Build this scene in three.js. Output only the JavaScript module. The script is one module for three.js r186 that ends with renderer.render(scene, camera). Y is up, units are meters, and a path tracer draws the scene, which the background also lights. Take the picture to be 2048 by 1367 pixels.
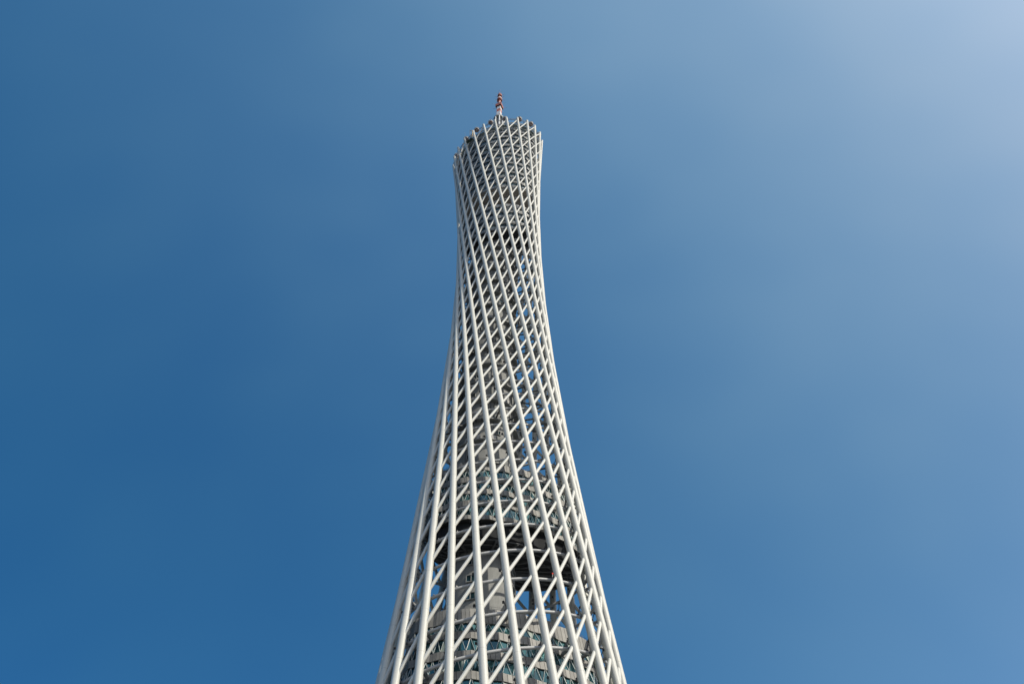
import * as THREE from 'three';
import { mergeGeometries } from 'three/addons/utils/BufferGeometryUtils.js';
import { ImprovedNoise } from 'three/addons/math/ImprovedNoise.js';

// ------------------------------------------------------------------ camera, sky, sun, exposure
const scene = new THREE.Scene();
const PITCH = 0.9828179, YAW = -0.0052418, ROLL = -0.0029433, FOCAL = 1567.425;
const camera = new THREE.PerspectiveCamera(2 * Math.atan(683.5 / FOCAL) * 180 / Math.PI, 2048 / 1367, 0.5, 30000);
const CAM = new THREE.Vector3(0, 1.6, 173.37);
{
  const fw = new THREE.Vector3(Math.sin(YAW) * Math.cos(PITCH), Math.sin(PITCH), -Math.cos(YAW) * Math.cos(PITCH));
  const r = new THREE.Vector3(Math.cos(YAW), 0, Math.sin(YAW));
  const u = new THREE.Vector3().crossVectors(r, fw);
  camera.position.copy(CAM);
  camera.up.copy(u).multiplyScalar(Math.cos(ROLL)).addScaledVector(r, -Math.sin(ROLL));
  camera.lookAt(CAM.clone().add(fw));
}
scene.add(camera);

const SUN_AZ = 126 * Math.PI / 180, SUN_EL = 44 * Math.PI / 180;       // azimuth clockwise from the view direction
const SUN = new THREE.Vector3(Math.sin(SUN_AZ) * Math.cos(SUN_EL), Math.sin(SUN_EL), -Math.cos(SUN_AZ) * Math.cos(SUN_EL));
const noise3 = new ImprovedNoise();
const SKY_FIT = [[-4.34, 2.50, 4.14, 5.15], [-2.54, 1.06, 3.38, 3.08], [-1.58, 0.59, 2.48, 2.36]];
const BANKS = [[-0.1513, 0.9234, -0.3528, 0.30, 0.013], [0.0747, 0.973, -0.2186, 0.15, 0.014], [0.30, 0.80, -0.52, 0.22, 0.010]];   // faint high haze: direction, radius, strength
const HAZE = [0.20, 0.30, 0.42];
function skyRadiance(x, y, z) {                                         // clear hazy sky: deep blue away from the sun, pale glow towards it, white haze low down
  const mu = x * SUN.x + y * SUN.y + z * SUN.z, g = Math.acos(Math.max(-1, Math.min(1, mu)));
  const el = Math.max(0, Math.asin(Math.max(-1, Math.min(1, y)))), e = Math.max(el, 0.34);
  const n = noise3.noise(x * 1.7 + 5, y * 1.7 + 3, z * 1.7 + 1) * 0.6 + noise3.noise(x * 4.1 + 9, y * 4.1, z * 4.1 + 4) * 0.3 + noise3.noise(x * 9.5 + 2, y * 9.5 + 7, z * 15 + 4) * 0.22;
  const veil = 1 + 0.18 * n;                                            // thin uneven haze
  let bank = 0; for (const [a, b, c, w, k] of BANKS) { const t = Math.acos(Math.min(1, x * a + y * b + z * c)) / w; bank += k * Math.exp(-t * t) * (1 + 0.9 * n); }
  const low = Math.pow(Math.max(0, 1 - el / 0.40), 1.6) * 0.85;
  return SKY_FIT.map(([a, b, c, d], i) => { const v = Math.min(1.2, Math.exp(a + b * mu + c * Math.exp(-g / 0.45) + d * Math.exp(-e / 0.35))) * (i === 0 ? veil * veil : i === 1 ? veil : 1 + 0.05 * n); return v + bank * (1 + 0.25 * i) + (HAZE[i] - v) * low; });
}
{
  const W = 1024, H = 512, d = new Float32Array(W * H * 4);
  for (let j = 0; j < H; j++) {
    const v = ((j + 0.5) / H - 0.5) * Math.PI, cy = Math.cos(v), y = Math.sin(v);
    for (let i = 0; i < W; i++) {
      const a = ((i + 0.5) / W - 0.5) * 2 * Math.PI, c = skyRadiance(Math.cos(a) * cy, y, Math.sin(a) * cy);
      d.set([c[0], c[1], c[2], 1], (j * W + i) * 4);
    }
  }
  const t = new THREE.DataTexture(d, W, H, THREE.RGBAFormat, THREE.FloatType);
  t.mapping = THREE.EquirectangularReflectionMapping; t.magFilter = t.minFilter = THREE.LinearFilter; t.wrapS = THREE.RepeatWrapping; t.needsUpdate = true;
  scene.background = t; scene.environment = t;
}
const sun = new THREE.DirectionalLight(new THREE.Color(1.0, 0.94, 0.82), 3.35);
sun.position.copy(SUN).multiplyScalar(1500); sun.target.position.set(0, 200, 0);
sun.castShadow = true; sun.shadow.mapSize.set(4096, 4096);
Object.assign(sun.shadow.camera, { left: -400, right: 400, top: 400, bottom: -400, near: 100, far: 3000 });
scene.add(sun, sun.target);
const EXPOSURE = 1.0;

// ------------------------------------------------------------------ helpers
let seed = 20130417;
const rnd = () => { seed = (seed * 1664525 + 1013904223) >>> 0; return seed / 4294967296; };
const V = (x, y, z) => new THREE.Vector3(x, y, z);
const UP = V(0, 1, 0);
function put(name, geometry, material, parent) {
  const m = new THREE.Mesh(geometry, material); m.name = name; m.castShadow = m.receiveShadow = true; parent.add(m); return m;
}
function group(name, parent) { const g = new THREE.Group(); g.name = name; parent.add(g); return g; }
function merged(name, list, material, parent, stuff) {
  const m = put(name, mergeGeometries(list.map((g) => { const n = g.index ? g.toNonIndexed() : g; for (const k of Object.keys(n.attributes)) if (!['position', 'normal', 'uv'].includes(k)) n.deleteAttribute(k); return n; })), material, parent);
  if (stuff) m.userData.kind = 'stuff';
  return m;
}
const unitTube = new THREE.CylinderGeometry(1, 1, 1, 14, 1, true), unitBox = new THREE.BoxGeometry(1, 1, 1);
const q0 = new THREE.Quaternion(), m0 = new THREE.Matrix4();
function between(a, b, sx, sz = sx) {                                    // matrix that stretches a unit tube or box from a to b
  const d = b.clone().sub(a), l = d.length();
  q0.setFromUnitVectors(UP, d.divideScalar(l));
  return new THREE.Matrix4().compose(a.clone().add(b).multiplyScalar(0.5), q0, V(sx, l, sz));
}
const tube = (a, b, r) => unitTube.clone().applyMatrix4(between(a, b, r));
function beam(a, b, w, h) {                                              // box beam that keeps its height upright
  const d = b.clone().sub(a), l = d.length(), x = d.clone().divideScalar(l), s = V(0, 1, 0).cross(x).normalize(), u = x.clone().cross(s);
  m0.makeBasis(x, u, s.negate()); 
  const g = unitBox.clone(); g.scale(l, h, w); g.applyMatrix4(m0); g.translate((a.x + b.x) / 2, (a.y + b.y) / 2, (a.z + b.z) / 2); return g;
}
function quads(list) {                                                   // list of [a, b, c, d] or [a, b, c] -> flat shaded geometry, uv in metres
  const p = [], uv = [];
  const push = (a, b, c) => { p.push(a.x, a.y, a.z, b.x, b.y, b.z, c.x, c.y, c.z); for (const v of [a, b, c]) uv.push((v.x + v.z) * 0.7, v.y); };
  for (const [a, b, c, d] of list) { push(a, b, c); if (d) push(a, c, d); }
  const g = new THREE.BufferGeometry();
  g.setAttribute('position', new THREE.Float32BufferAttribute(p, 3)); g.setAttribute('uv', new THREE.Float32BufferAttribute(uv, 2)); g.computeVertexNormals(); return g;
}
function slab(outer, inner) {                                            // closed block between an outer and an inner quad (same winding)
  const [a, b, c, d] = outer, [e, f, g, h] = inner;
  return quads([[a, b, c, d], [h, g, f, e], [a, e, f, b], [b, f, g, c], [c, g, h, d], [d, h, e, a]]);
}
function dataTexture(w, h, f, srgb, rx = 1, ry = 1) {
  const d = new Uint8Array(w * h * 4);
  for (let j = 0; j < h; j++) for (let i = 0; i < w; i++) { const c = f(i / w, j / h, i, j); d.set([c[0] * 255, c[1] * 255, c[2] * 255, 255].map((v) => Math.max(0, Math.min(255, v))), (j * w + i) * 4); }
  const t = new THREE.DataTexture(d, w, h); t.wrapS = t.wrapT = THREE.RepeatWrapping; t.magFilter = THREE.LinearFilter; t.minFilter = THREE.LinearMipmapLinearFilter; t.generateMipmaps = true;
  t.repeat.set(rx, ry); if (srgb) t.colorSpace = THREE.SRGBColorSpace; t.needsUpdate = true; return t;
}
const N2 = (x, y, z = 0) => noise3.noise(x, y, z);

// ------------------------------------------------------------------ materials (linear base colours)
const std = (r, g, b, roughness, extra = {}) => new THREE.MeshStandardMaterial({ color: new THREE.Color().setRGB(r, g, b), roughness, ...extra });
const s8 = (v) => Math.pow(v, 1 / 2.2);
// white paint: faint rain streaks that run down the tube, one weld seam every 12 m
const paintMap = dataTexture(128, 1024, (u, v, i, j) => {
  const a = u * Math.PI * 2, st = N2(Math.cos(a) * 3.1, Math.sin(a) * 3.1, v * 2) * 0.5 + N2(Math.cos(a) * 9, Math.sin(a) * 9, v * 3 + 7) * 0.5;
  const bl = N2(Math.cos(a) * 2, v * 30, Math.sin(a) * 2 + 3);
  const seam = (j % 512) < 4 ? 0.72 : 1;
  const k = (0.955 + 0.08 * st + 0.03 * bl) * seam;
  return [s8(0.97 * k), s8(0.97 * k), s8(0.955 * k)];
}, true);
const M = {
  column: std(0.715, 0.705, 0.645, 0.48, { map: paintMap }),
  brace: std(0.69, 0.68, 0.62, 0.48),
  ring: std(0.46, 0.465, 0.465, 0.45),
  floorEdge: std(0.58, 0.58, 0.56, 0.5), bracket: std(0.20, 0.21, 0.22, 0.5),
  core: std(0.33, 0.332, 0.315, 0.85),
  ledge: std(0.34, 0.345, 0.33, 0.8),
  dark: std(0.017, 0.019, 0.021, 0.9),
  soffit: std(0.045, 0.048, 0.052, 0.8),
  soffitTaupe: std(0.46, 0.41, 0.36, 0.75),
  steel: std(0.12, 0.125, 0.13, 0.55),
  darkMullion: std(0.17, 0.18, 0.19, 0.45), mullion: std(0.58, 0.62, 0.60, 0.4),
  roof: std(0.30, 0.33, 0.32, 0.85),
  rail: std(0.22, 0.22, 0.23, 0.5),
  lampBody: std(0.05, 0.05, 0.055, 0.5), lampHead: std(0.75, 0.74, 0.70, 0.35),
  red: std(0.56, 0.18, 0.11, 0.6), redDark: std(0.37, 0.115, 0.08, 0.7), white: std(0.78, 0.78, 0.76, 0.45),
  cage: std(0.32, 0.34, 0.33, 0.55),
  hull: std(0.27, 0.125, 0.085, 0.4), orange: std(0.42, 0.16, 0.085, 0.45), cabinFrame: std(0.72, 0.70, 0.66, 0.35),
  green: std(0.045, 0.085, 0.065, 0.6), yellow: std(0.70, 0.50, 0.20, 0.5),
};
const panelTones = [0.27, 0.33, 0.30, 0.36].map((v) => std(v, v * 0.97, v * 0.90, 0.62, { metalness: 0.12 }));
const darkPanelTones = [0.40, 0.45, 0.50].map((v) => std(v, v * 1.01, v * 1.01, 0.5, { metalness: 0.15 }));
const glassTones = [[0.06, 0.16, 0.18], [0.045, 0.12, 0.145], [0.085, 0.215, 0.22], [0.035, 0.095, 0.12]].map((c) => std(c[0], c[1], c[2], 0.06, { metalness: 0.65, side: THREE.DoubleSide }));
const blind = std(0.36, 0.42, 0.37, 0.35, { side: THREE.DoubleSide });
const glassBlue = [[0.07, 0.14, 0.19], [0.045, 0.10, 0.14], [0.10, 0.18, 0.22]].map((c) => std(c[0], c[1], c[2], 0.08, { metalness: 0.55, side: THREE.DoubleSide }));
const cabinGlass = std(0.10, 0.13, 0.15, 0.08, { metalness: 0.4 });
const lampRed = std(0.6, 0.03, 0.02, 0.4, { emissive: new THREE.Color(1, 0.05, 0.02), emissiveIntensity: 1.2 });
for (const m of [...Object.values(M), ...panelTones, ...darkPanelTones]) m.side = THREE.DoubleSide;
{
  const grain = dataTexture(256, 256, (u, v) => { const k = 0.90 + 0.10 * N2(u * 8, v * 8, 2) + 0.10 * N2(u * 32, v * 4, 5) + 0.05 * N2(u * 90, v * 90, 1); return [s8(k), s8(k), s8(k)]; }, true, 0.08, 0.08);
  for (const m of [M.core, M.ledge, M.roof, ...panelTones]) m.map = grain;
}

// ------------------------------------------------------------------ the tower's ruled surface
const A0 = 41.8986, B0 = 28.0261, P0 = 0.414646, A1 = 27.0049, B1 = 20.2433, P1 = 2.807426, CX = -9.4531, CY = -8.2695, T0 = 1.57021, DL = 1.79073;
const GX = 0.285966, GY = 0.033609, RIM = 453.246, MX = -9.5, MY = -1.13;
const NC = 24;
function ends(k) {                                                       // foot and head (at 450 m) of the generator number k; x right, y ahead, z up
  const t = T0 - k * 2 * Math.PI / NC, q = t + DL;
  return [[A0 * Math.cos(t) * Math.cos(P0) - B0 * Math.sin(t) * Math.sin(P0), A0 * Math.cos(t) * Math.sin(P0) + B0 * Math.sin(t) * Math.cos(P0), 0],
    [CX + A1 * Math.cos(q) * Math.cos(P1) - B1 * Math.sin(q) * Math.sin(P1), CY + A1 * Math.cos(q) * Math.sin(P1) + B1 * Math.sin(q) * Math.cos(P1), 450]];
}
const w3 = (p) => V(p[0], p[2], -p[1]);
function at(k, z) { const [b, t] = ends(k), s = z / 450; return [b[0] + (t[0] - b[0]) * s, b[1] + (t[1] - b[1]) * s, z]; }
function onPlane(k, h) {                                                 // where generator k meets the tilted ring plane of height h
  const [b, t] = ends(k), d = [t[0] - b[0], t[1] - b[1], 450];
  const s = (h + GX * b[0] + GY * b[1]) / (d[2] - GX * d[0] - GY * d[1]);
  return [b[0] + d[0] * s, b[1] + d[1] * s, d[2] * s];
}
function inset(p, k, d) {                                                // the point moved d metres towards the inside, level
  const a = at(k - 0.05, p[2]), b = at(k + 0.05, p[2]); let nx = b[1] - a[1], ny = -(b[0] - a[0]); const l = Math.hypot(nx, ny); nx /= l; ny /= l;
  const cx = CX * p[2] / 450 - p[0], cy = CY * p[2] / 450 - p[1]; if (nx * cx + ny * cy < 0) { nx = -nx; ny = -ny; }
  return [p[0] + nx * d, p[1] + ny * d, p[2]];
}
const shell = (k, z, d) => w3(inset(at(k, z), k, d));
const tilt = (k, h, d) => w3(inset(onPlane(k, h), k, d));
const colR = (z) => 1.07 - 0.0008 * z;
const facing = (p) => { const c = V(CX * p.y / 450, p.y, -CY * p.y / 450); return (p.x - c.x) * (CAM.x - c.x) + (p.z - c.z) * (CAM.z - c.z); };
const screenSize = (p) => (facing(p) > 0 ? 1 : 0.2) * (p.y < 98 ? 0.1 : 1) / p.distanceTo(CAM);

// ------------------------------------------------------------------ ground
{
  const g = put('ground', new THREE.CircleGeometry(9000, 96).rotateX(-Math.PI / 2), std(0.075, 0.075, 0.07, 0.9), scene);
  g.material.map = dataTexture(256, 256, (u, v) => { const k = 0.88 + 0.12 * N2(u * 6, v * 6) + 0.1 * N2(u * 40, v * 40, 3); return [s8(k), s8(k), s8(k)]; }, true, 900, 900);
  g.userData.kind = 'structure'; g.userData.label = 'pale paved ground round the foot of the tower';
}

// ------------------------------------------------------------------ the tower
const tower = group('lattice_tower', scene);
tower.userData.label = 'tall white lattice tower with a slim twisted waist and red and white mast'; tower.userData.category = 'tower';

// 24 straight leaning columns
function taperTube(a, b, ra, rb, rings, seg, cap) {
  const p = [], n = [], uv = [], ix = [], ax = b.clone().sub(a).normalize(), e = V(0, 0, 1).cross(ax).normalize(), f = ax.clone().cross(e), L = b.distanceTo(a);
  const row = (c, r, slope, v) => { for (let i = 0; i <= seg; i++) { const t = i / seg * 2 * Math.PI, d = e.clone().multiplyScalar(Math.cos(t)).addScaledVector(f, Math.sin(t)); p.push(c.x + d.x * r, c.y + d.y * r, c.z + d.z * r); const m = d.clone().addScaledVector(ax, slope).normalize(); n.push(m.x, m.y, m.z); uv.push(i / seg, v); } };
  for (let j = 0; j <= rings; j++) { const s = j / rings; row(a.clone().lerp(b, s), ra + (rb - ra) * s, 0, s * L / 24); }
  let rows = rings + 1;
  if (cap) for (let j = 1; j <= 4; j++) { const t = j / 4 * Math.PI / 2; row(b.clone().addScaledVector(ax, Math.sin(t) * rb * 0.55), rb * Math.cos(t), Math.tan(Math.min(t, 1.5)), L / 24); rows++; }
  for (let j = 0; j < rows - 1; j++) for (let i = 0; i < seg; i++) { const o = j * (seg + 1) + i; ix.push(o, o + 1, o + seg + 2, o, o + seg + 2, o + seg + 1); }
  const g = new THREE.BufferGeometry();
  g.setAttribute('position', new THREE.Float32BufferAttribute(p, 3)); g.setAttribute('normal', new THREE.Float32BufferAttribute(n, 3)); g.setAttribute('uv', new THREE.Float32BufferAttribute(uv, 2)); g.setIndex(ix); return g;
}
for (let k = 0; k < NC; k++) {
  const top = onPlane(k, RIM);
  put('column', taperTube(V(...w3(at(k, -0.3)).toArray()), w3(top), colR(0), colR(top[2]), 40, 24, true), M.column, tower);
}

// rings, braces and the stubs that tie them to the columns
const HS = [451.3, 439.7, 428.2, 416.8, 405.6, 394.6, 384, 373.7, 363.8, 353.9, 344.1, 334.2, 324.5, 315, 305.9, 296.7, 287.5, 278.4, 269.7, 261.1, 253, 244.7, 236.5, 228.3, 220.4, 212.4, 204.3, 195.9, 187, 178.2, 169.2, 160.1, 150.8, 141.2, 131.4, 121.1, 110.7, 100, 89, 77.5, 66, 54, 42, 30, 18];
const RING_IN = 2.2;
{
  const stubs = [], braces = [];
  HS.forEach((h, j) => {
    const pts = [];
    for (let k = 0; k < NC; k++) { pts.push(tilt(k, h, RING_IN)); stubs.push(tube(w3(onPlane(k, h)), tilt(k, h, RING_IN + 0.2), 0.34)); }
    put('ring', new THREE.TubeGeometry(new THREE.CatmullRomCurve3(pts, true, 'centripetal'), 144, 0.45 - 0.00028 * h, 12, true), M.ring, tower);
    if (j) for (let k = 0; k < NC; k++) braces.push([w3(onPlane(k, h)), w3(onPlane(k - 1, HS[j - 1]))]);
  });
  merged('bracket', stubs, M.bracket, tower, true);
  braces.sort((a, b) => screenSize(b[0].clone().lerp(b[1], 0.5)) - screenSize(a[0].clone().lerp(a[1], 0.5)));
  braces.slice(0, 300).forEach(([a, b]) => { const m = put('brace', unitTube, M.brace, tower); between(a, b, 0.49 - 0.00027 * a.y).decompose(m.position, m.quaternion, m.scale); });
  merged('brace', braces.slice(300).map(([a, b]) => tube(a, b, 0.49 - 0.00027 * a.y)), M.brace, tower, true);
}

// ------------------------------------------------------------------ the round concrete core
const CORE_X = 9.2, CORE_Y = 7.6;
function coreAt(a, z, out = 0) { return V(MX + (CORE_X + out) * Math.sin(a), z, -(MY - (CORE_Y + out) * Math.cos(a))); }   // a = 0 faces the camera, clockwise positive = right
function loft(rows, closedSeg) {                                         // rows of points -> smooth band surface
  const p = [], uv = [], ix = [], n = rows[0].length;
  rows.forEach((r) => r.forEach((v, i) => { p.push(v.x, v.y, v.z); uv.push(i / n * 55, v.y); }));
  for (let j = 0; j < rows.length - 1; j++) for (let i = 0; i < n - 1; i++) { const o = j * n + i; ix.push(o, o + 1, o + n + 1, o, o + n + 1, o + n); }
  const g = new THREE.BufferGeometry(); g.setAttribute('position', new THREE.Float32BufferAttribute(p, 3)); g.setAttribute('uv', new THREE.Float32BufferAttribute(uv, 2)); g.setIndex(ix); g.computeVertexNormals(); return g;
}
const circle = (n, f) => Array.from({ length: n + 1 }, (_, i) => f((i % n) / n * 2 * Math.PI));
const core = group('core', tower);
put('shaft', loft([0, 60, 120, 180, 240, 300, 360, 420, 452].map((z) => circle(72, (a) => coreAt(a, z)))), M.core, core);
// ledges with railings round the shaft through the open waist
const LEDGES = [];
for (let z = 181; z < 332; z += 10.4) LEDGES.push(z);
for (const z of LEDGES) {
  const R = 1.5;
  put('ledge', loft([circle(72, (a) => coreAt(a, z - 0.35, -0.1)), circle(72, (a) => coreAt(a, z - 0.35, R)), circle(72, (a) => coreAt(a, z + 0.25, R)), circle(72, (a) => coreAt(a, z + 0.25, -0.1))]).toNonIndexed(), M.ledge, core).geometry.computeVertexNormals();
  const rails = [0.8, 1.3].map((dz) => new THREE.TubeGeometry(new THREE.CatmullRomCurve3(circle(36, (a) => coreAt(a, z + dz, R - 0.1)).slice(0, -1), true), 72, 0.05, 4, true));
  for (let i = 0; i < 36; i++) { const a = i / 36 * 2 * Math.PI; rails.push(tube(coreAt(a, z + 0.2, R - 0.1), coreAt(a, z + 1.3, R - 0.1), 0.045)); }
  merged('railing', rails, M.rail, core);
}
// paired windows in the shaft
function coreWindow(a, z, w, h) {
  const g = group('window', core), c = coreAt(a, z), l = coreAt(a - w / 2 / 9, z), r = coreAt(a + w / 2 / 9, z), s = r.clone().sub(l).normalize(), n = V(0, 1, 0).cross(s).negate();
  if (n.dot(V(c.x - MX, 0, c.z + MY)) < 0) n.negate();
  const P = (u, v, d) => c.clone().addScaledVector(s, u).add(V(0, v, 0)).addScaledVector(n, d);
  for (const sd of [-1, 1]) { const u0 = sd < 0 ? -w / 2 : 0.12, u1 = sd < 0 ? -0.12 : w / 2; put('pane', quads([[P(u0, -h / 2, 0.16), P(u1, -h / 2, 0.16), P(u1, h / 2, 0.16), P(u0, h / 2, 0.16)]]), glassTones[3], g); }
  const f = []; const B = (u0, v0, u1, v1, w2) => f.push(beam(P(u0, v0, 0.2), P(u1, v1, 0.2), 0.36, w2));
  B(-w / 2 - 0.1, -h / 2, w / 2 + 0.1, -h / 2, 0.22); B(-w / 2 - 0.1, h / 2, w / 2 + 0.1, h / 2, 0.16);
  for (const u of [-w / 2, 0, w / 2]) f.push(new THREE.BoxGeometry(0.2, h, 0.3).applyMatrix4(new THREE.Matrix4().makeBasis(s, V(0, 1, 0), n).setPosition(P(u, 0, 0.18))));
  merged('frame', f, M.ledge, g);
}
for (let z = 126.4; z < 146; z += 5.6) { coreWindow(-0.24, z, 2.6, 2.1); coreWindow(-1.3, z, 2.2, 2.0); coreWindow(1.25, z, 2.2, 2.0); }
LEDGES.forEach((z, i) => { coreWindow(-0.55 + 0.1 * (i % 3), z + 4.4, 1.8, 2.0); if (i % 2) coreWindow(0.45, z + 5.0, 1.6, 1.8); });
// pale service cabinets and pipes on the ledges
LEDGES.forEach((z, i) => {
  for (let q = 0; q < 3; q++) {
    const a = -0.9 + q * 0.75 + 0.35 * Math.sin(i * 2.3 + q), c = coreAt(a, z + 1.5, 0.45), g = new THREE.BoxGeometry(1.1 + 0.5 * rnd(), 1.8 + rnd() * 0.8, 0.8);
    g.rotateY(Math.atan2(Math.sin(a), Math.cos(a))); g.translate(c.x, c.y, c.z); put('cabinet', g, M.cabinFrame, core);
  }
});
for (const a of [-0.7, 0.15, 0.28, 1.0, 1.12]) put('pipe', tube(coreAt(a, 176, 0.22), coreAt(a, 332, 0.22), 0.13), M.steel, core);
// spokes from the ledges out to the rings
LEDGES.forEach((z, i) => {
  if (i % 2) return;
  let best = HS.reduce((p, c) => (Math.abs(c - z) < Math.abs(p - z) ? c : p));
  for (let k = (i / 2) % 2; k < NC; k += 2) {
    const o = tilt(k, best, RING_IN), a = Math.atan2((o.x - MX) / CORE_X, (o.z + MY) / CORE_Y);
    const m = put('spoke', unitTube, M.steel, tower); between(coreAt(a, Math.max(z, Math.min(o.y, z + 10)), 0), o, 0.3).decompose(m.position, m.quaternion, m.scale);
  }
});

// ------------------------------------------------------------------ glazed floors
const panelJobs = [], paneJobs = [];
function pod(name, o) {
  const g = group(name, tower), mullions = [], n = o.n, K = (i) => i / n * NC, d = o.inset;
  const top = (k, z) => o.cut ? w3(inset(at(k, Math.min(z, onPlane(k, o.cut)[2])), k, d)) : shell(k, z, d);
  const S = (k, z, e) => { const zz = o.cut ? Math.min(z, onPlane(k, o.cut)[2]) : z; const f = o.fold ? ((k % 1) + 1) % 1 : 0, out = o.fold ? o.fold * (f < 1 / 3 ? f * 3 : (1 - f) * 1.5) : 0; return shell(k, zz, d + e - out); };
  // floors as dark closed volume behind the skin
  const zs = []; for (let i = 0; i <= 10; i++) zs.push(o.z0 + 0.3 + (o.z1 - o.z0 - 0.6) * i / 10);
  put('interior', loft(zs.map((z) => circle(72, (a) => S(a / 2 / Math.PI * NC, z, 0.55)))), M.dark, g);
  const cMid = (z) => V(MX, z, -MY);
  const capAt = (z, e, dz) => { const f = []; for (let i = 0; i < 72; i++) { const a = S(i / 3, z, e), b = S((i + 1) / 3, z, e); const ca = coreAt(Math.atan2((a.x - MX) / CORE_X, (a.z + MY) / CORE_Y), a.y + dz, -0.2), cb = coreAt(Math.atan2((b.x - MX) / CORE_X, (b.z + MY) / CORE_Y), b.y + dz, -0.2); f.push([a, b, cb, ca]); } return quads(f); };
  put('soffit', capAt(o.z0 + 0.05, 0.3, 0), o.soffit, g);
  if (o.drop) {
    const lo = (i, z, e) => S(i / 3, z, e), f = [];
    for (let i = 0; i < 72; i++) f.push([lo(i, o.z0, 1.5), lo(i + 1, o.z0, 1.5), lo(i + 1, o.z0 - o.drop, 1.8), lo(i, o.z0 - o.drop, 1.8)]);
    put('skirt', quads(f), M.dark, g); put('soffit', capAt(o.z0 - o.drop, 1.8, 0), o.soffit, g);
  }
  put('roof', capAt(o.z1 - 0.15, 0.3, 0.4), M.roof, g);
  for (const [lo, hi, kind] of o.bands) {
    const glass = kind === 'glass';
    for (let i = 0; i < n; i++) {
      const k0 = K(i) + 0.02 * 24 / n * 2, k1 = K(i + 1) - 0.02 * 24 / n * 2;
      if (o.cut) { const c = onPlane(K(i + 0.5), o.cut)[2]; if (lo > c - 0.4) continue; }
      const mid = S(K(i + 0.5), (lo + hi) / 2, 0), key = screenSize(mid) * ((glass ? 1.5 : 1) * (hi - lo) * 0.2 + 0.5);
      if (!glass) {
        const e = 0.03 * rnd(), l = lo + 0.02, h = hi - 0.02, tiltOut = kind === 'lip' ? 0 : 0;
        const geo = () => slab([S(k0, l, -e), S(k1, l, -e), S(k1, h, -e), S(k0, h, -e)], [S(k0, l, 0.35), S(k1, l, 0.35), S(k1, h, 0.35), S(k0, h, 0.35)]);
        panelJobs.push({ key, g, geo, mat: o.panel[Math.floor(rnd() * o.panel.length)] });
      } else {                                                           // a module is one flat facet with a V or inverted V of struts in its middle
        const b = i % o.bay, w = o.mods.get(b); if (!w) continue;
        const a = K(i) + 1e-4, c = K(i + w) - 1e-4, m = (a + c) / 2, flip = Math.round(lo) % 2 === 0, [z0, z1] = flip ? [hi, lo] : [lo, hi];
        const j = (z) => 0.16 + (rnd() - 0.5) * o.wobble + (z === hi ? 0.2 : 0), P = (k, z) => S(k, z, j(z));
        const A = P(a, z0), A2 = P(a, z1), C = P(c, z0), C2 = P(c, z1), T = P(m, z1);
        const pick = () => (rnd() < 0.05 ? blind : o.glass[Math.floor(rnd() * o.glass.length)]), pane = (q, f) => paneJobs.push({ key: key * f, g, geo: () => quads([q]), mat: pick() });
        pane([A, C, T], 1); pane([A, T, A2], 0.999); pane([C, C2, T], 0.998);
        const F = (k, z) => S(k, z, z === hi ? 0.15 : -0.02), e = 0.04 * (c - a);
        mullions.push(beam(F(a + e, z0), F(m - e, z1), 0.1, 0.1), beam(F(m + e, z1), F(c - e, z0), 0.1, 0.1));
      }
    }
  }
  if (o.edge) for (const [lo, hi, kind] of o.bands) {                     // pale floor edge that stands out of the skin above each row of windows
    if (kind !== 'glass') put('floor_edge', new THREE.TubeGeometry(new THREE.CatmullRomCurve3(Array.from({ length: 72 }, (_, i) => S(i / 3, lo + 0.1, -0.45)), true), 144, 0.17, 5, true), M.floorEdge, g);
  }
  merged('mullion', mullions, o.mullion ?? M.mullion, g, true);
  return g;
}
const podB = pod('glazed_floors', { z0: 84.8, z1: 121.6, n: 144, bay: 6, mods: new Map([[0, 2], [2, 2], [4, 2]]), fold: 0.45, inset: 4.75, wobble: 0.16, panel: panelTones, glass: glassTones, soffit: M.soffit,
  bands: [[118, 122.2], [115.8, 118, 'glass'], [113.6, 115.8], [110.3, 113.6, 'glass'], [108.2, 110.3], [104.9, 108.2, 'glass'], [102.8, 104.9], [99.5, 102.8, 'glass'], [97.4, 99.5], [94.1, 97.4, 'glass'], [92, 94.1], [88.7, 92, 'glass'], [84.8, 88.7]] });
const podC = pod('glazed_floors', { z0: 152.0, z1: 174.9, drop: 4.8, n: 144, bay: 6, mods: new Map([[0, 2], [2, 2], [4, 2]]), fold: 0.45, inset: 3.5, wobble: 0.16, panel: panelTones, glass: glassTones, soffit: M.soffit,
  bands: [[172.6, 175.4], [169.6, 172.6, 'glass'], [167.2, 169.6], [164.3, 167.2, 'glass'], [162.2, 164.3], [159.5, 162.2, 'glass'], [157.2, 159.5], [153.5, 157.2, 'glass'], [151.9, 153.5]] });
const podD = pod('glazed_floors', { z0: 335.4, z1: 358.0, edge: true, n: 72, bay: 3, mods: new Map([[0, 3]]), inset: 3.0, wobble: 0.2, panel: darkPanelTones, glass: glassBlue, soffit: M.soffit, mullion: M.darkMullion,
  bands: [[356, 358.6], [353.2, 356, 'glass'], [350.8, 353.2], [348, 350.8, 'glass'], [345.4, 348], [342.4, 345.4, 'glass'], [340, 342.4], [337.2, 340, 'glass'], [335.3, 337.2]] });
const eBands = []; for (let z = 376; z < 452; z += 5.2) eBands.push([z, z + 2.0], [z + 2.0, z + 5.2, 'glass']);
const podE = pod('glazed_floors', { z0: 376, z1: 462, cut: 446, edge: true, n: 72, bay: 3, mods: new Map([[0, 3]]), inset: 3.0, wobble: 0.2, panel: darkPanelTones, glass: glassBlue, soffit: M.soffitTaupe, mullion: M.darkMullion, bands: eBands });
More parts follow.
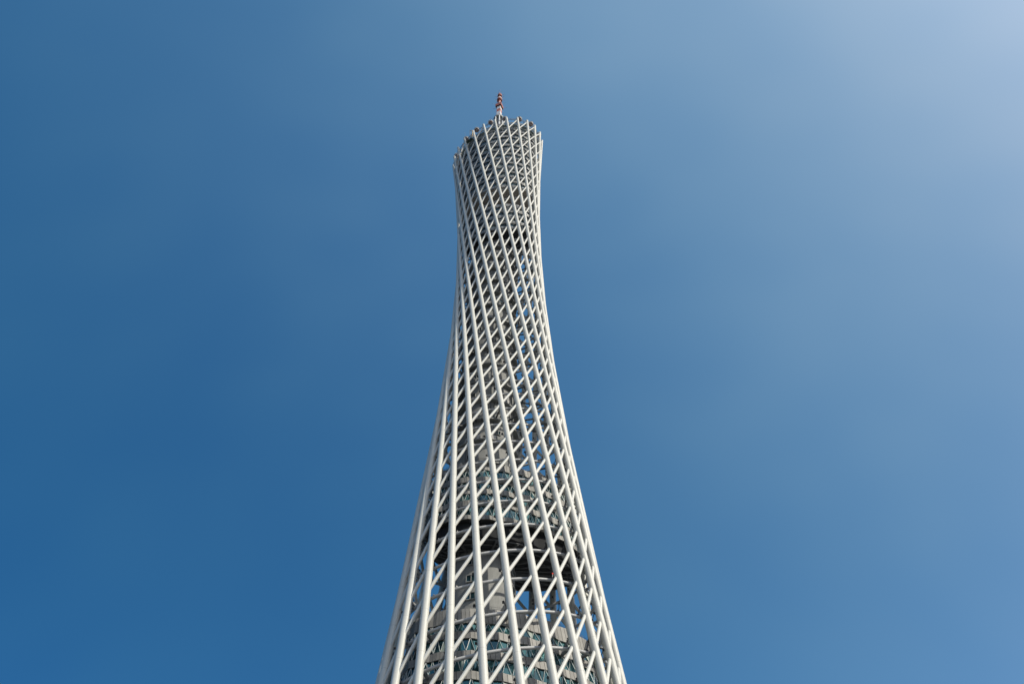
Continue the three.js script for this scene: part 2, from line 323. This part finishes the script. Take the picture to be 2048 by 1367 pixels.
for (const [name, jobs] of [['panel', panelJobs], ['pane', paneJobs]]) {
  jobs.sort((a, b) => b.key - a.key);
  jobs.slice(0, 300).forEach((j) => put(name, j.geo(), j.mat, j.g));
  const rest = new Map();
  for (const j of jobs.slice(300)) { if (!rest.has(j.g)) rest.set(j.g, new Map()); const r = rest.get(j.g); if (!r.has(j.mat)) r.set(j.mat, []); r.get(j.mat).push(j.geo()); }
  for (const [g, r] of rest) {                                           // one part per pod; the tones stay as material groups
    const mats = [...r.keys()], geo = mergeGeometries(mats.map((m) => mergeGeometries(r.get(m))), true);
    const m = put(name, geo, mats, g); m.userData.kind = 'stuff';
  }
}
for (const [g, za, zb, d] of [[podB, 97, 123, 4.6], [podC, 150, 177, 3.3], [podD, 334, 360, 3.0], [podE, 376, 446, 3.0]])
  for (const h of HS) for (let k = 0; k < NC; k++) {
    const z = onPlane(k, h)[2]; if (z < za || z > zb) continue;
    const a = tilt(k, h, RING_IN), b = tilt(k, h, d + 0.3), m = put('strut', unitTube, M.bracket, g); between(a, b, 0.42).decompose(m.position, m.quaternion, m.scale);
  }
// beams under the second glazed storeys, and the roof railing of the lowest
for (let k = 0; k < NC; k++) { const a = shell(k, 146.85, 5.9), c = coreAt(Math.atan2((a.x - MX) / CORE_X, (a.z + MY) / CORE_Y), 146.85, 0.1); put('beam', beam(a, c, 0.4, 0.8), M.steel, podC); }
for (const f of [5.9, 8, 10.2]) put('beam', new THREE.TubeGeometry(new THREE.CatmullRomCurve3(Array.from({ length: 48 }, (_, i) => shell(i / 2, 146.9, f)), true), 96, 0.28, 4, true), M.steel, podC);
for (const [g, z, d] of [[podB, 122.2, 4.9], [podC, 175.4, 3.6]]) {
  const l = [0.6, 1.2].map((dz) => new THREE.TubeGeometry(new THREE.CatmullRomCurve3(Array.from({ length: 48 }, (_, i) => shell(i / 2, z + dz, d)), true), 120, 0.045, 4, true));
  for (let i = 0; i < 96; i++) l.push(tube(shell(i / 4, z - 0.1, d), shell(i / 4, z + 1.2, d), 0.04));
  merged('railing', l, M.rail, g);
}

// ------------------------------------------------------------------ floodlights at the nodes and obstruction lamps
{
  const arm = mergeGeometries([
    new THREE.TubeGeometry(new THREE.CatmullRomCurve3([V(0, 0.3, 0), V(0.1, 0.9, 0.1), V(0.05, 1.5, 0.35), V(-0.25, 1.9, 0.6)]), 8, 0.09, 6).toNonIndexed(),
    new THREE.CylinderGeometry(0.20, 0.28, 0.5, 10).rotateX(0.9).translate(-0.3, 1.95, 0.75).toNonIndexed(),
    new THREE.BoxGeometry(0.5, 0.35, 0.5).translate(0, 0.45, 0).toNonIndexed()]);
  const small = new THREE.SphereGeometry(0.22, 10, 8);
  const spots = [];
  HS.forEach((h) => { for (let k = 0; k < NC; k++) { const p = tilt(k + 0.10, h, RING_IN); spots.push([p, k, h]); } });
  spots.sort((a, b) => screenSize(b[0]) - screenSize(a[0]));
  spots.slice(0, 300).forEach(([p, k]) => { const m = put('floodlight', arm, M.lampBody, tower); m.position.copy(p); m.rotation.y = Math.atan2(p.x + 3, p.z - 3) + (rnd() - 0.5) * 0.8; m.scale.setScalar(1.05 + rnd() * 0.3); });
  merged('floodlight', spots.slice(300, 620).map(([p]) => arm.clone().translate(p.x, p.y, p.z)), M.lampBody, tower, true);
  const bulbs = [];
  HS.forEach((h) => { for (let k = 0; k < NC; k++) if (rnd() < 0.7) { const p = tilt(k - 0.13 - rnd() * 0.04, h, RING_IN); bulbs.push(small.clone().translate(p.x, p.y + 0.75, p.z), tube(p, V(p.x, p.y + 0.7, p.z), 0.05)); } });
  merged('lamp', bulbs, M.lampHead, tower, true);
  for (const [k, h] of [[14.25, 141.2], [10.0, 131.4]]) {
    const p = tilt(k, h, RING_IN + 0.2), g = group('warning_light', tower);
    put('post', tube(p, V(p.x, p.y + 2.2, p.z), 0.07), M.lampHead, g);
    put('bulb', new THREE.SphereGeometry(0.22, 10, 8).translate(p.x, p.y + 2.35, p.z), lampRed, g);
  }
}

// ------------------------------------------------------------------ the rim: rails, posts, terrace ring
{
  const loop = (h, d, r, n = 192) => new THREE.TubeGeometry(new THREE.CatmullRomCurve3(Array.from({ length: 48 }, (_, i) => tilt(i / 2, h, d)), true), n, r, 6, true);
  const rim = group('rim', tower);
  put('track', loop(RIM + 1.2, 1.5, 0.16), M.rail, rim);
  put('handrail', loop(RIM + 3.4, 1.9, 0.07), M.rail, rim);
  const posts = []; for (let i = 0; i < 96; i++) posts.push(tube(tilt(i / 4, RIM - 3, 2.1), tilt(i / 4, RIM + 3.4, 1.9), 0.05));
  merged('fence_post', posts, M.rail, rim, true);
  const deck = []; for (let i = 0; i < 96; i++) { const P = (q, h, d) => tilt(q / 4, h, d); deck.push(slab([P(i, RIM - 3.2, 2.4), P(i + 1, RIM - 3.2, 2.4), P(i + 1, RIM - 3.2, 5), P(i, RIM - 3.2, 5)], [P(i, RIM - 2.8, 2.4), P(i + 1, RIM - 2.8, 2.4), P(i + 1, RIM - 2.8, 5), P(i, RIM - 2.8, 5)])); }
  merged('walkway', deck, M.roof, rim);
  for (let k = 0; k < NC; k++) put('post', tube(tilt(k + 0.5, 439, 3.6), tilt(k + 0.5, RIM - 3, 3.2), 0.16), M.rail, rim);
  for (let i = 0; i < 14; i++) { const k = 3 + i * 1.7 + rnd(), p = tilt(k, RIM + 1, 2.0); put('antenna', tube(p, V(p.x, p.y + 5 + rnd() * 6, p.z), 0.05), M.rail, rim); }
}

// ------------------------------------------------------------------ the mast
{
  const mast = group('mast', tower), P = (x, y, z) => V(MX + x, z, -(MY + y)), c = (a, r, z) => P(Math.sin(a) * r, -Math.cos(a) * r, z);
  const cage = group('cage', mast); cage.name = 'cage';
  const R = 3.4;
  for (let i = 0; i < 8; i++) { const a = (i + 0.15) * Math.PI / 4; put('tube', tube(c(a, R, 440), c(a, R, 534.8), 0.42), M.white, cage); }
  for (let z = 452; z < 535; z += 7) put('hoop', new THREE.TubeGeometry(new THREE.CatmullRomCurve3(Array.from({ length: 24 }, (_, i) => c(i / 12 * Math.PI, R - 0.15, z)), true), 48, 0.16, 6, true), M.cage, cage);
  put('shell', new THREE.CylinderGeometry(2.4, 2.4, 92, 24, 1, true).translate(MX, 488, -MY), M.steel, cage);
  put('top_ring', new THREE.CylinderGeometry(3.75, 3.75, 2.2, 36, 1, false).translate(MX, 535.8, -MY), M.cage, cage);
  // square red and white shaft
  const rot = -0.40, sq = (w, z0, z1, mat, name = 'section') => put(name, new THREE.BoxGeometry(w, z1 - z0, w).rotateY(rot).translate(MX, (z0 + z1) / 2, -MY), mat, mast);
  [[536.9, 539.5, 'white'], [539.5, 544.5, 'red'], [544.5, 551.5, 'white'], [551.5, 557.5, 'red'], [557.5, 564.5, 'white'], [564.5, 567, 'red']].forEach(([a, b, m], i) => sq(2.75 + (i % 2) * 0.02, a, b, M[m]));
  { // platform: square hood with open underside
    const h = 2.15, z0 = 563.2, z1 = 568.2, t = 0.15, f = [];
    for (const [x, y, w, d] of [[0, h, 2 * h, t], [0, -h, 2 * h, t], [h, 0, t, 2 * h - t], [-h, 0, t, 2 * h - t]]) f.push(new THREE.BoxGeometry(w, z1 - z0, d).translate(x, (z0 + z1) / 2, y));
    f.push(new THREE.BoxGeometry(2 * h - 0.2, 0.3, 2 * h - 0.2).translate(0, 567.2, 0));
    merged('platform', f.map((g) => g.rotateY(rot).translate(MX, 0, -MY)), M.redDark, mast);
  }
  const lat = (pts, mat, name) => put(name, new THREE.LatheGeometry(pts.map(([r, z]) => new THREE.Vector2(r, z)), 28).translate(MX, 0, -MY), mat, mast);
  lat([[0.95, 567.3], [0.95, 574.5]], M.white, 'section'); lat([[0.93, 574.5], [0.9, 580.5]], M.red, 'section');
  lat([[0.9, 579.8], [1.85, 579.8], [1.9, 580.2], [1.9, 583], [1.75, 583.2], [0.9, 583.2]], M.redDark, 'disc');
  lat([[1.92, 583.1], [1.92, 584.0], [0.8, 584.1]], M.white, 'disc_rim');
  lat([[0.78, 584], [0.75, 589]], M.white, 'section'); lat([[0.76, 589], [0.74, 591.5]], M.red, 'section');
  lat([[0.7, 590.2], [1.6, 590.2], [1.65, 590.6], [1.65, 593.6], [1.5, 593.9], [0.5, 594]], M.redDark, 'disc');
  lat([[0.5, 593.9], [0.45, 598.5], [0.25, 600], [0, 600.2]], M.orange, 'knob');
  put('spike', tube(P(0, 0, 600), P(0, 0, 609), 0.06), M.red, mast);
  for (const [z, r, n, l, ph] of [[567, 2.9, 8, 2.4, 0.3], [581.5, 1.9, 8, 2.3, 0.1], [592, 1.6, 8, 2.3, 0.5], [536, 3.7, 6, 2.6, 0.7]])
    for (let i = 0; i < n; i++) { const a = ph + i / n * 2 * Math.PI; put('rod', tube(c(a, r, z), c(a, r + l, z + 1.5), 0.055), i % 3 ? M.red : M.white, mast); }
}

// ------------------------------------------------------------------ observation cabins on the rim (things of their own)
const cabinSpots = [
  [0.55, 'round observation cabin at the right shoulder of the rim, lowest on that side'],
  [2.3, 'round observation cabin on the right of the rim, next above the lowest one there'],
  [3.7, 'round observation cabin on top of the rim, second to the right of the mast'],
  [5.1, 'round observation cabin just right of the mast, half behind a column top'],
  [6.4, 'round brown observation cabin just left of the mast cage'],
  [7.75, 'round observation cabin second to the left of the mast'],
  [9.0, 'round observation cabin third to the left of the mast, above the green gondola'],
  [11.0, 'round observation cabin at the left shoulder of the rim, upper of two'],
  [12.0, 'round observation cabin at the left shoulder of the rim, lower of two'],
];
function makeCabin() {
  const g = new THREE.Group(); g.name = 'observation_cabin';
  const lath = (name, pts, mat) => put(name, new THREE.LatheGeometry(pts.map(([r, y]) => new THREE.Vector2(r, y)), 24), mat, g);
  const arc = (a0, a1, r, n = 8) => Array.from({ length: n + 1 }, (_, i) => { const t = a0 + (a1 - a0) * i / n; return [r * Math.cos(t), 1.6 + r * 0.95 * Math.sin(t)]; });
  lath('hull', [[0, 0.05], ...arc(-1.5, -0.72, 1.6)], M.hull); lath('band', arc(-0.72, -0.25, 1.61), M.cabinFrame);
  lath('glazing', arc(-0.25, 0.75, 1.57), cabinGlass);
  lath('canopy', [...arc(0.75, 1.5, 1.6), [0, 3.13]], M.cabinFrame);
  for (let i = 0; i < 8; i++) { const a = i / 8 * 2 * Math.PI, pts = arc(-0.3, 0.8, 1.6, 6).map(([r, y]) => V(Math.cos(a) * r, y, Math.sin(a) * r)); put('rib', new THREE.TubeGeometry(new THREE.CatmullRomCurve3(pts), 6, 0.06, 5), M.cabinFrame, g); }
  put('belt', new THREE.TorusGeometry(1.58, 0.09, 6, 28).rotateX(Math.PI / 2).translate(0, 1.22, 0), M.cabinFrame, g);
  put('bogie', new THREE.BoxGeometry(0.9, 0.5, 0.9).translate(0, -0.15, 0), M.rail, g);
  return g;
}
const cabin0 = makeCabin();
cabinSpots.forEach(([k, label], i) => {
  const o = i ? cabin0.clone() : cabin0; o.name = i ? 'observation_cabin_' + String(i).padStart(3, '0') : 'observation_cabin';
  const p = tilt(k, RIM + 1.4, 1.5); o.position.copy(p); o.position.y += 0.35; o.rotation.y = rnd() * 6;
  o.userData = { label, category: 'observation cabin', group: 'observation cabins round the tower rim' }; scene.add(o);
});

// ------------------------------------------------------------------ maintenance gondola hung below the rim
{
  const g = group('maintenance_gondola', scene); g.userData = { label: 'dark green maintenance gondola with yellow arm hung below the tower rim', category: 'gondola' };
  const p = tilt(8.5, 442.5, -0.9); g.position.copy(p);
  const q = tilt(8.7, 442.5, -0.9), dir = Math.atan2(-(q.z - p.z), q.x - p.x); g.rotation.y = dir;
  const f = [new THREE.BoxGeometry(4.2, 0.15, 1.5)];
  for (const y of [1.2, 2.4]) for (const z of [-0.7, 0.7]) f.push(new THREE.BoxGeometry(4.2, 0.14, 0.1).translate(0, y, z));
  for (const x of [-2.05, -1.0, 0, 1.0, 2.05]) for (const z of [-0.7, 0.7]) f.push(new THREE.BoxGeometry(0.1, 2.4, 0.08).translate(x, 1.2, z));
  merged('cage', f, M.green, g);
  put('skirt', new THREE.BoxGeometry(4.1, 1.5, 0.06).translate(0, 0.8, 0.72), M.green, g);
  put('arm', mergeGeometries([tube(V(-2.2, 2.4, 0), V(-2.8, 9, -1.5), 0.16), tube(V(-2.8, 9, -1.5), V(-1.2, 10.2, -1.8), 0.14), tube(V(-1.2, 10.2, -1.8), V(-0.6, 5, -0.4), 0.08)]), M.yellow, g);
  for (const x of [-1.9, 1.9]) put('cable', tube(V(x, 2.4, -0.4), V(x, 12, -2.6), 0.03), M.rail, g);
}

// ------------------------------------------------------------------ renderer
const renderer = new THREE.WebGLRenderer({ antialias: true });
renderer.toneMapping = THREE.LinearToneMapping; renderer.toneMappingExposure = EXPOSURE;
renderer.shadowMap.enabled = true; renderer.shadowMap.type = THREE.PCFSoftShadowMap;
renderer.setSize(1024, 683);
renderer.render(scene, camera);
